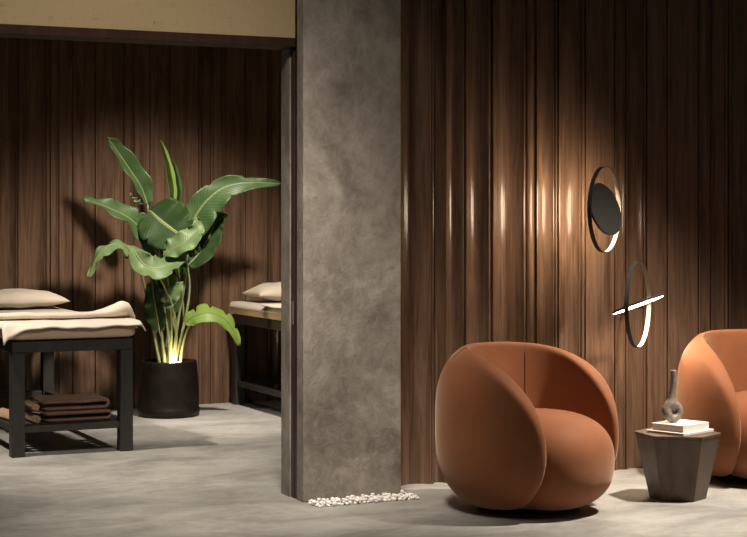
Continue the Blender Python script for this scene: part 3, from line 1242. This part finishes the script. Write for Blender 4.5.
S0 = 0.346
stems = [
    ((-0.07, -0.02, S0), (150, 310, 0.0), (141, 268, -0.1), (137, 262, -0.16)),
    ((-0.06, 0.02, S0), (152, 300, 0.03), (151, 250, 0.05), (148, 203, 0.05)),
    ((-0.045, -0.04, S0), (160, 310, -0.03), (157, 280, -0.04), (158, 254, -0.02)),
    ((-0.02, 0.03, S0), (171, 300, 0.08), (173, 250, 0.1), (171.5, 206, 0.1)),
    ((0.00, 0.05, S0), (175, 300, 0.1), (178, 250, 0.13), (177, 206, 0.14)),
    ((0.02, 0.00, S0), (180, 310, 0.0), (187, 270, 0.0), (187, 234, -0.02)),
    ((0.05, 0.02, S0), (187, 310, 0.03), (190, 285, 0.05), (188, 264, 0.05)),
    ((0.03, -0.05, S0), (176, 320, -0.12), (165, 285, -0.2), (150, 264, -0.27)),
    ((-0.02, -0.05, S0), (168, 310, -0.05), (160, 250, -0.06), (150, 209, -0.08)),
    ((0.00, -0.02, S0), (172, 320, -0.08), (168, 280, -0.17), (164, 252, -0.22)),
    ((0.07, -0.03, S0), (183, 345, -0.08), (187, 330, -0.12), (194, 315, -0.17)),
    ((-0.03, 0.0, S0), (164, 345, -0.03), (160, 330, -0.05)),
    ((0.03, 0.04, S0), (176, 335, 0.03), (172, 312, 0.02)),
    ((-0.01, -0.06, S0), (168, 330, -0.08), (165, 306, -0.12)),
    ((0.06, 0.05, S0), (184, 320, 0.09), (180, 275, 0.1)),
]
for s in stems:
    c = [Vector(s[0])] + [loc_pt(*q) for q in s[1:]]
    c = catmull(c, 22)
    bm = bmesh.new()
    tube(bm, c, [0.0115 - 0.006 * i / 22 for i in range(23)], 8)
    obj('petiole', bm, M['petiole'], plant, True)

plant.location.x -= 0.011

# ================================================================== PEBBLES
protos = []
for k in range(6):
    bm = bmesh.new()
    bmesh.ops.create_icosphere(bm, subdivisions=2, radius=1.0)
    sx, sy, sz = 1.0, random.uniform(0.6, 0.85), random.uniform(0.5, 0.75)
    for v in bm.verts:
        f = 1 + 0.22 * noise.noise(v.co * 1.3 + Vector((k * 7, 0, 0)))
        v.co = Vector((v.co.x * sx * f, v.co.y * sy * f, v.co.z * sz * f))
    me = bpy.data.meshes.new('pebble')
    bm.to_mesh(me)
    bm.free()
    me.materials.append(M['pebble'])
    me.polygons.foreach_set('use_smooth', [True] * len(me.polygons))
    zs = min(v.co.z for v in me.vertices)
    protos.append((me, zs))
placed = []
tries = 0
while len(placed) < 210 and tries < 9000:
    tries += 1
    r = random.uniform(0.009, 0.017)
    u = random.random()
    x = 3.02 + 0.53 * u
    hw = 0.062 + 0.02 * noise.noise((x * 9, 1, 1))
    y = 7.222 + 0.012 * u + random.uniform(-1, 1) * hw
    if y + r > 7.308 and x < 3.535:
        continue
    lvl = 0.0
    bad = False
    for (qx, qy, qr, qz) in placed:
        dd = math.hypot(x - qx, y - qy)
        if dd < (r + qr) * 0.92:
            bad = True
            break
    if bad:
        continue
    placed.append((x, y, r, 0))
up_n = 0
base_n = len(placed)
for (qx, qy, qr, qz) in placed[:base_n:2]:                 # a few lie on top of the others
    x, y = qx + random.uniform(-1, 1) * 0.008, qy + random.uniform(-1, 1) * 0.006
    if y + 0.010 > 7.308 and x < 3.535:
        continue
    placed.append((x, y, random.uniform(0.008, 0.013), qr * 1.1))
for (x, y, r, z) in placed:
    me, zs = random.choice(protos)
    o = bpy.data.objects.new('pebble', me)
    COL.objects.link(o)
    o.scale = (r, r, r)
    o.location = (x, y, z - zs * r)
    o.rotation_euler = (random.uniform(-.35, .35), random.uniform(-.35, .35), random.uniform(0, 6.28))
    tag(o, 'small white pebble in the strip along the foot of the concrete pillar', 'pebble', 'white pebbles at the pillar base')

# ================================================================== LIGHT
def spot(name, loc, target, power, angle, blend=0.6, radius=0.15, col=(1, 0.86, 0.68)):
    d = bpy.data.lights.new(name, 'SPOT')
    d.energy = power
    d.spot_size = math.radians(angle)
    d.spot_blend = blend
    d.shadow_soft_size = radius
    d.color = col
    o = bpy.data.objects.new(name, d)
    COL.objects.link(o)
    o.location = loc
    o.rotation_euler = (Vector(target) - Vector(loc)).to_track_quat('-Z', 'Y').to_euler()
    return o


def point(name, loc, power, radius, col):
    d = bpy.data.lights.new(name, 'POINT')
    d.energy = power
    d.shadow_soft_size = radius
    d.color = col
    o = bpy.data.objects.new(name, d)
    COL.objects.link(o)
    o.location = loc
    return o


WARM = (1, 0.90, 0.77)
spot('ceiling_spot', (1.7, 5.0, 3.5), (2.2, 7.2, 1.5), 290, 70, 0.9, 0.2, WARM)
spot('ceiling_spot', (2.2, 5.4, 3.5), (2.75, 7.3, 0.8), 620, 44, 0.95, 0.2, WARM)
spot('ceiling_spot', (1.7, 4.8, 3.5), (2.2, 6.1, 0.0), 240, 48, 0.95, 0.2, WARM)  # extra unseen spot, added to brighten the floor at front left
spot('ceiling_spot', (5.4, 5.75, 3.5), (4.85, 6.6, 0.0), 1250, 54, 0.8, 0.10, WARM)
spot('ceiling_spot', (1.0, 9.0, 3.5), (2.6, 9.3, 0.3), 680, 54, 0.8, 0.08, WARM)
spot('ceiling_spot', (3.75, 8.6, 3.5), (3.45, 11.0, 0.35), 1050, 54, 0.95, 0.14, WARM)
point('pot_glow', (PX, PY - 0.065, 0.374), 11.0, 0.03, (1, 0.76, 0.42))

w = bpy.data.worlds.new('world')
SC.world = w
w.use_nodes = True
w.node_tree.nodes['Background'].inputs[0].default_value = (0.9, 0.8, 0.68, 1)
w.node_tree.nodes['Background'].inputs[1].default_value = 0.085

SC.view_settings.view_transform = 'Standard'
SC.view_settings.look = 'None'
SC.view_settings.exposure = 0.0
SC.view_settings.gamma = 1.0
SC.view_settings.use_curve_mapping = False
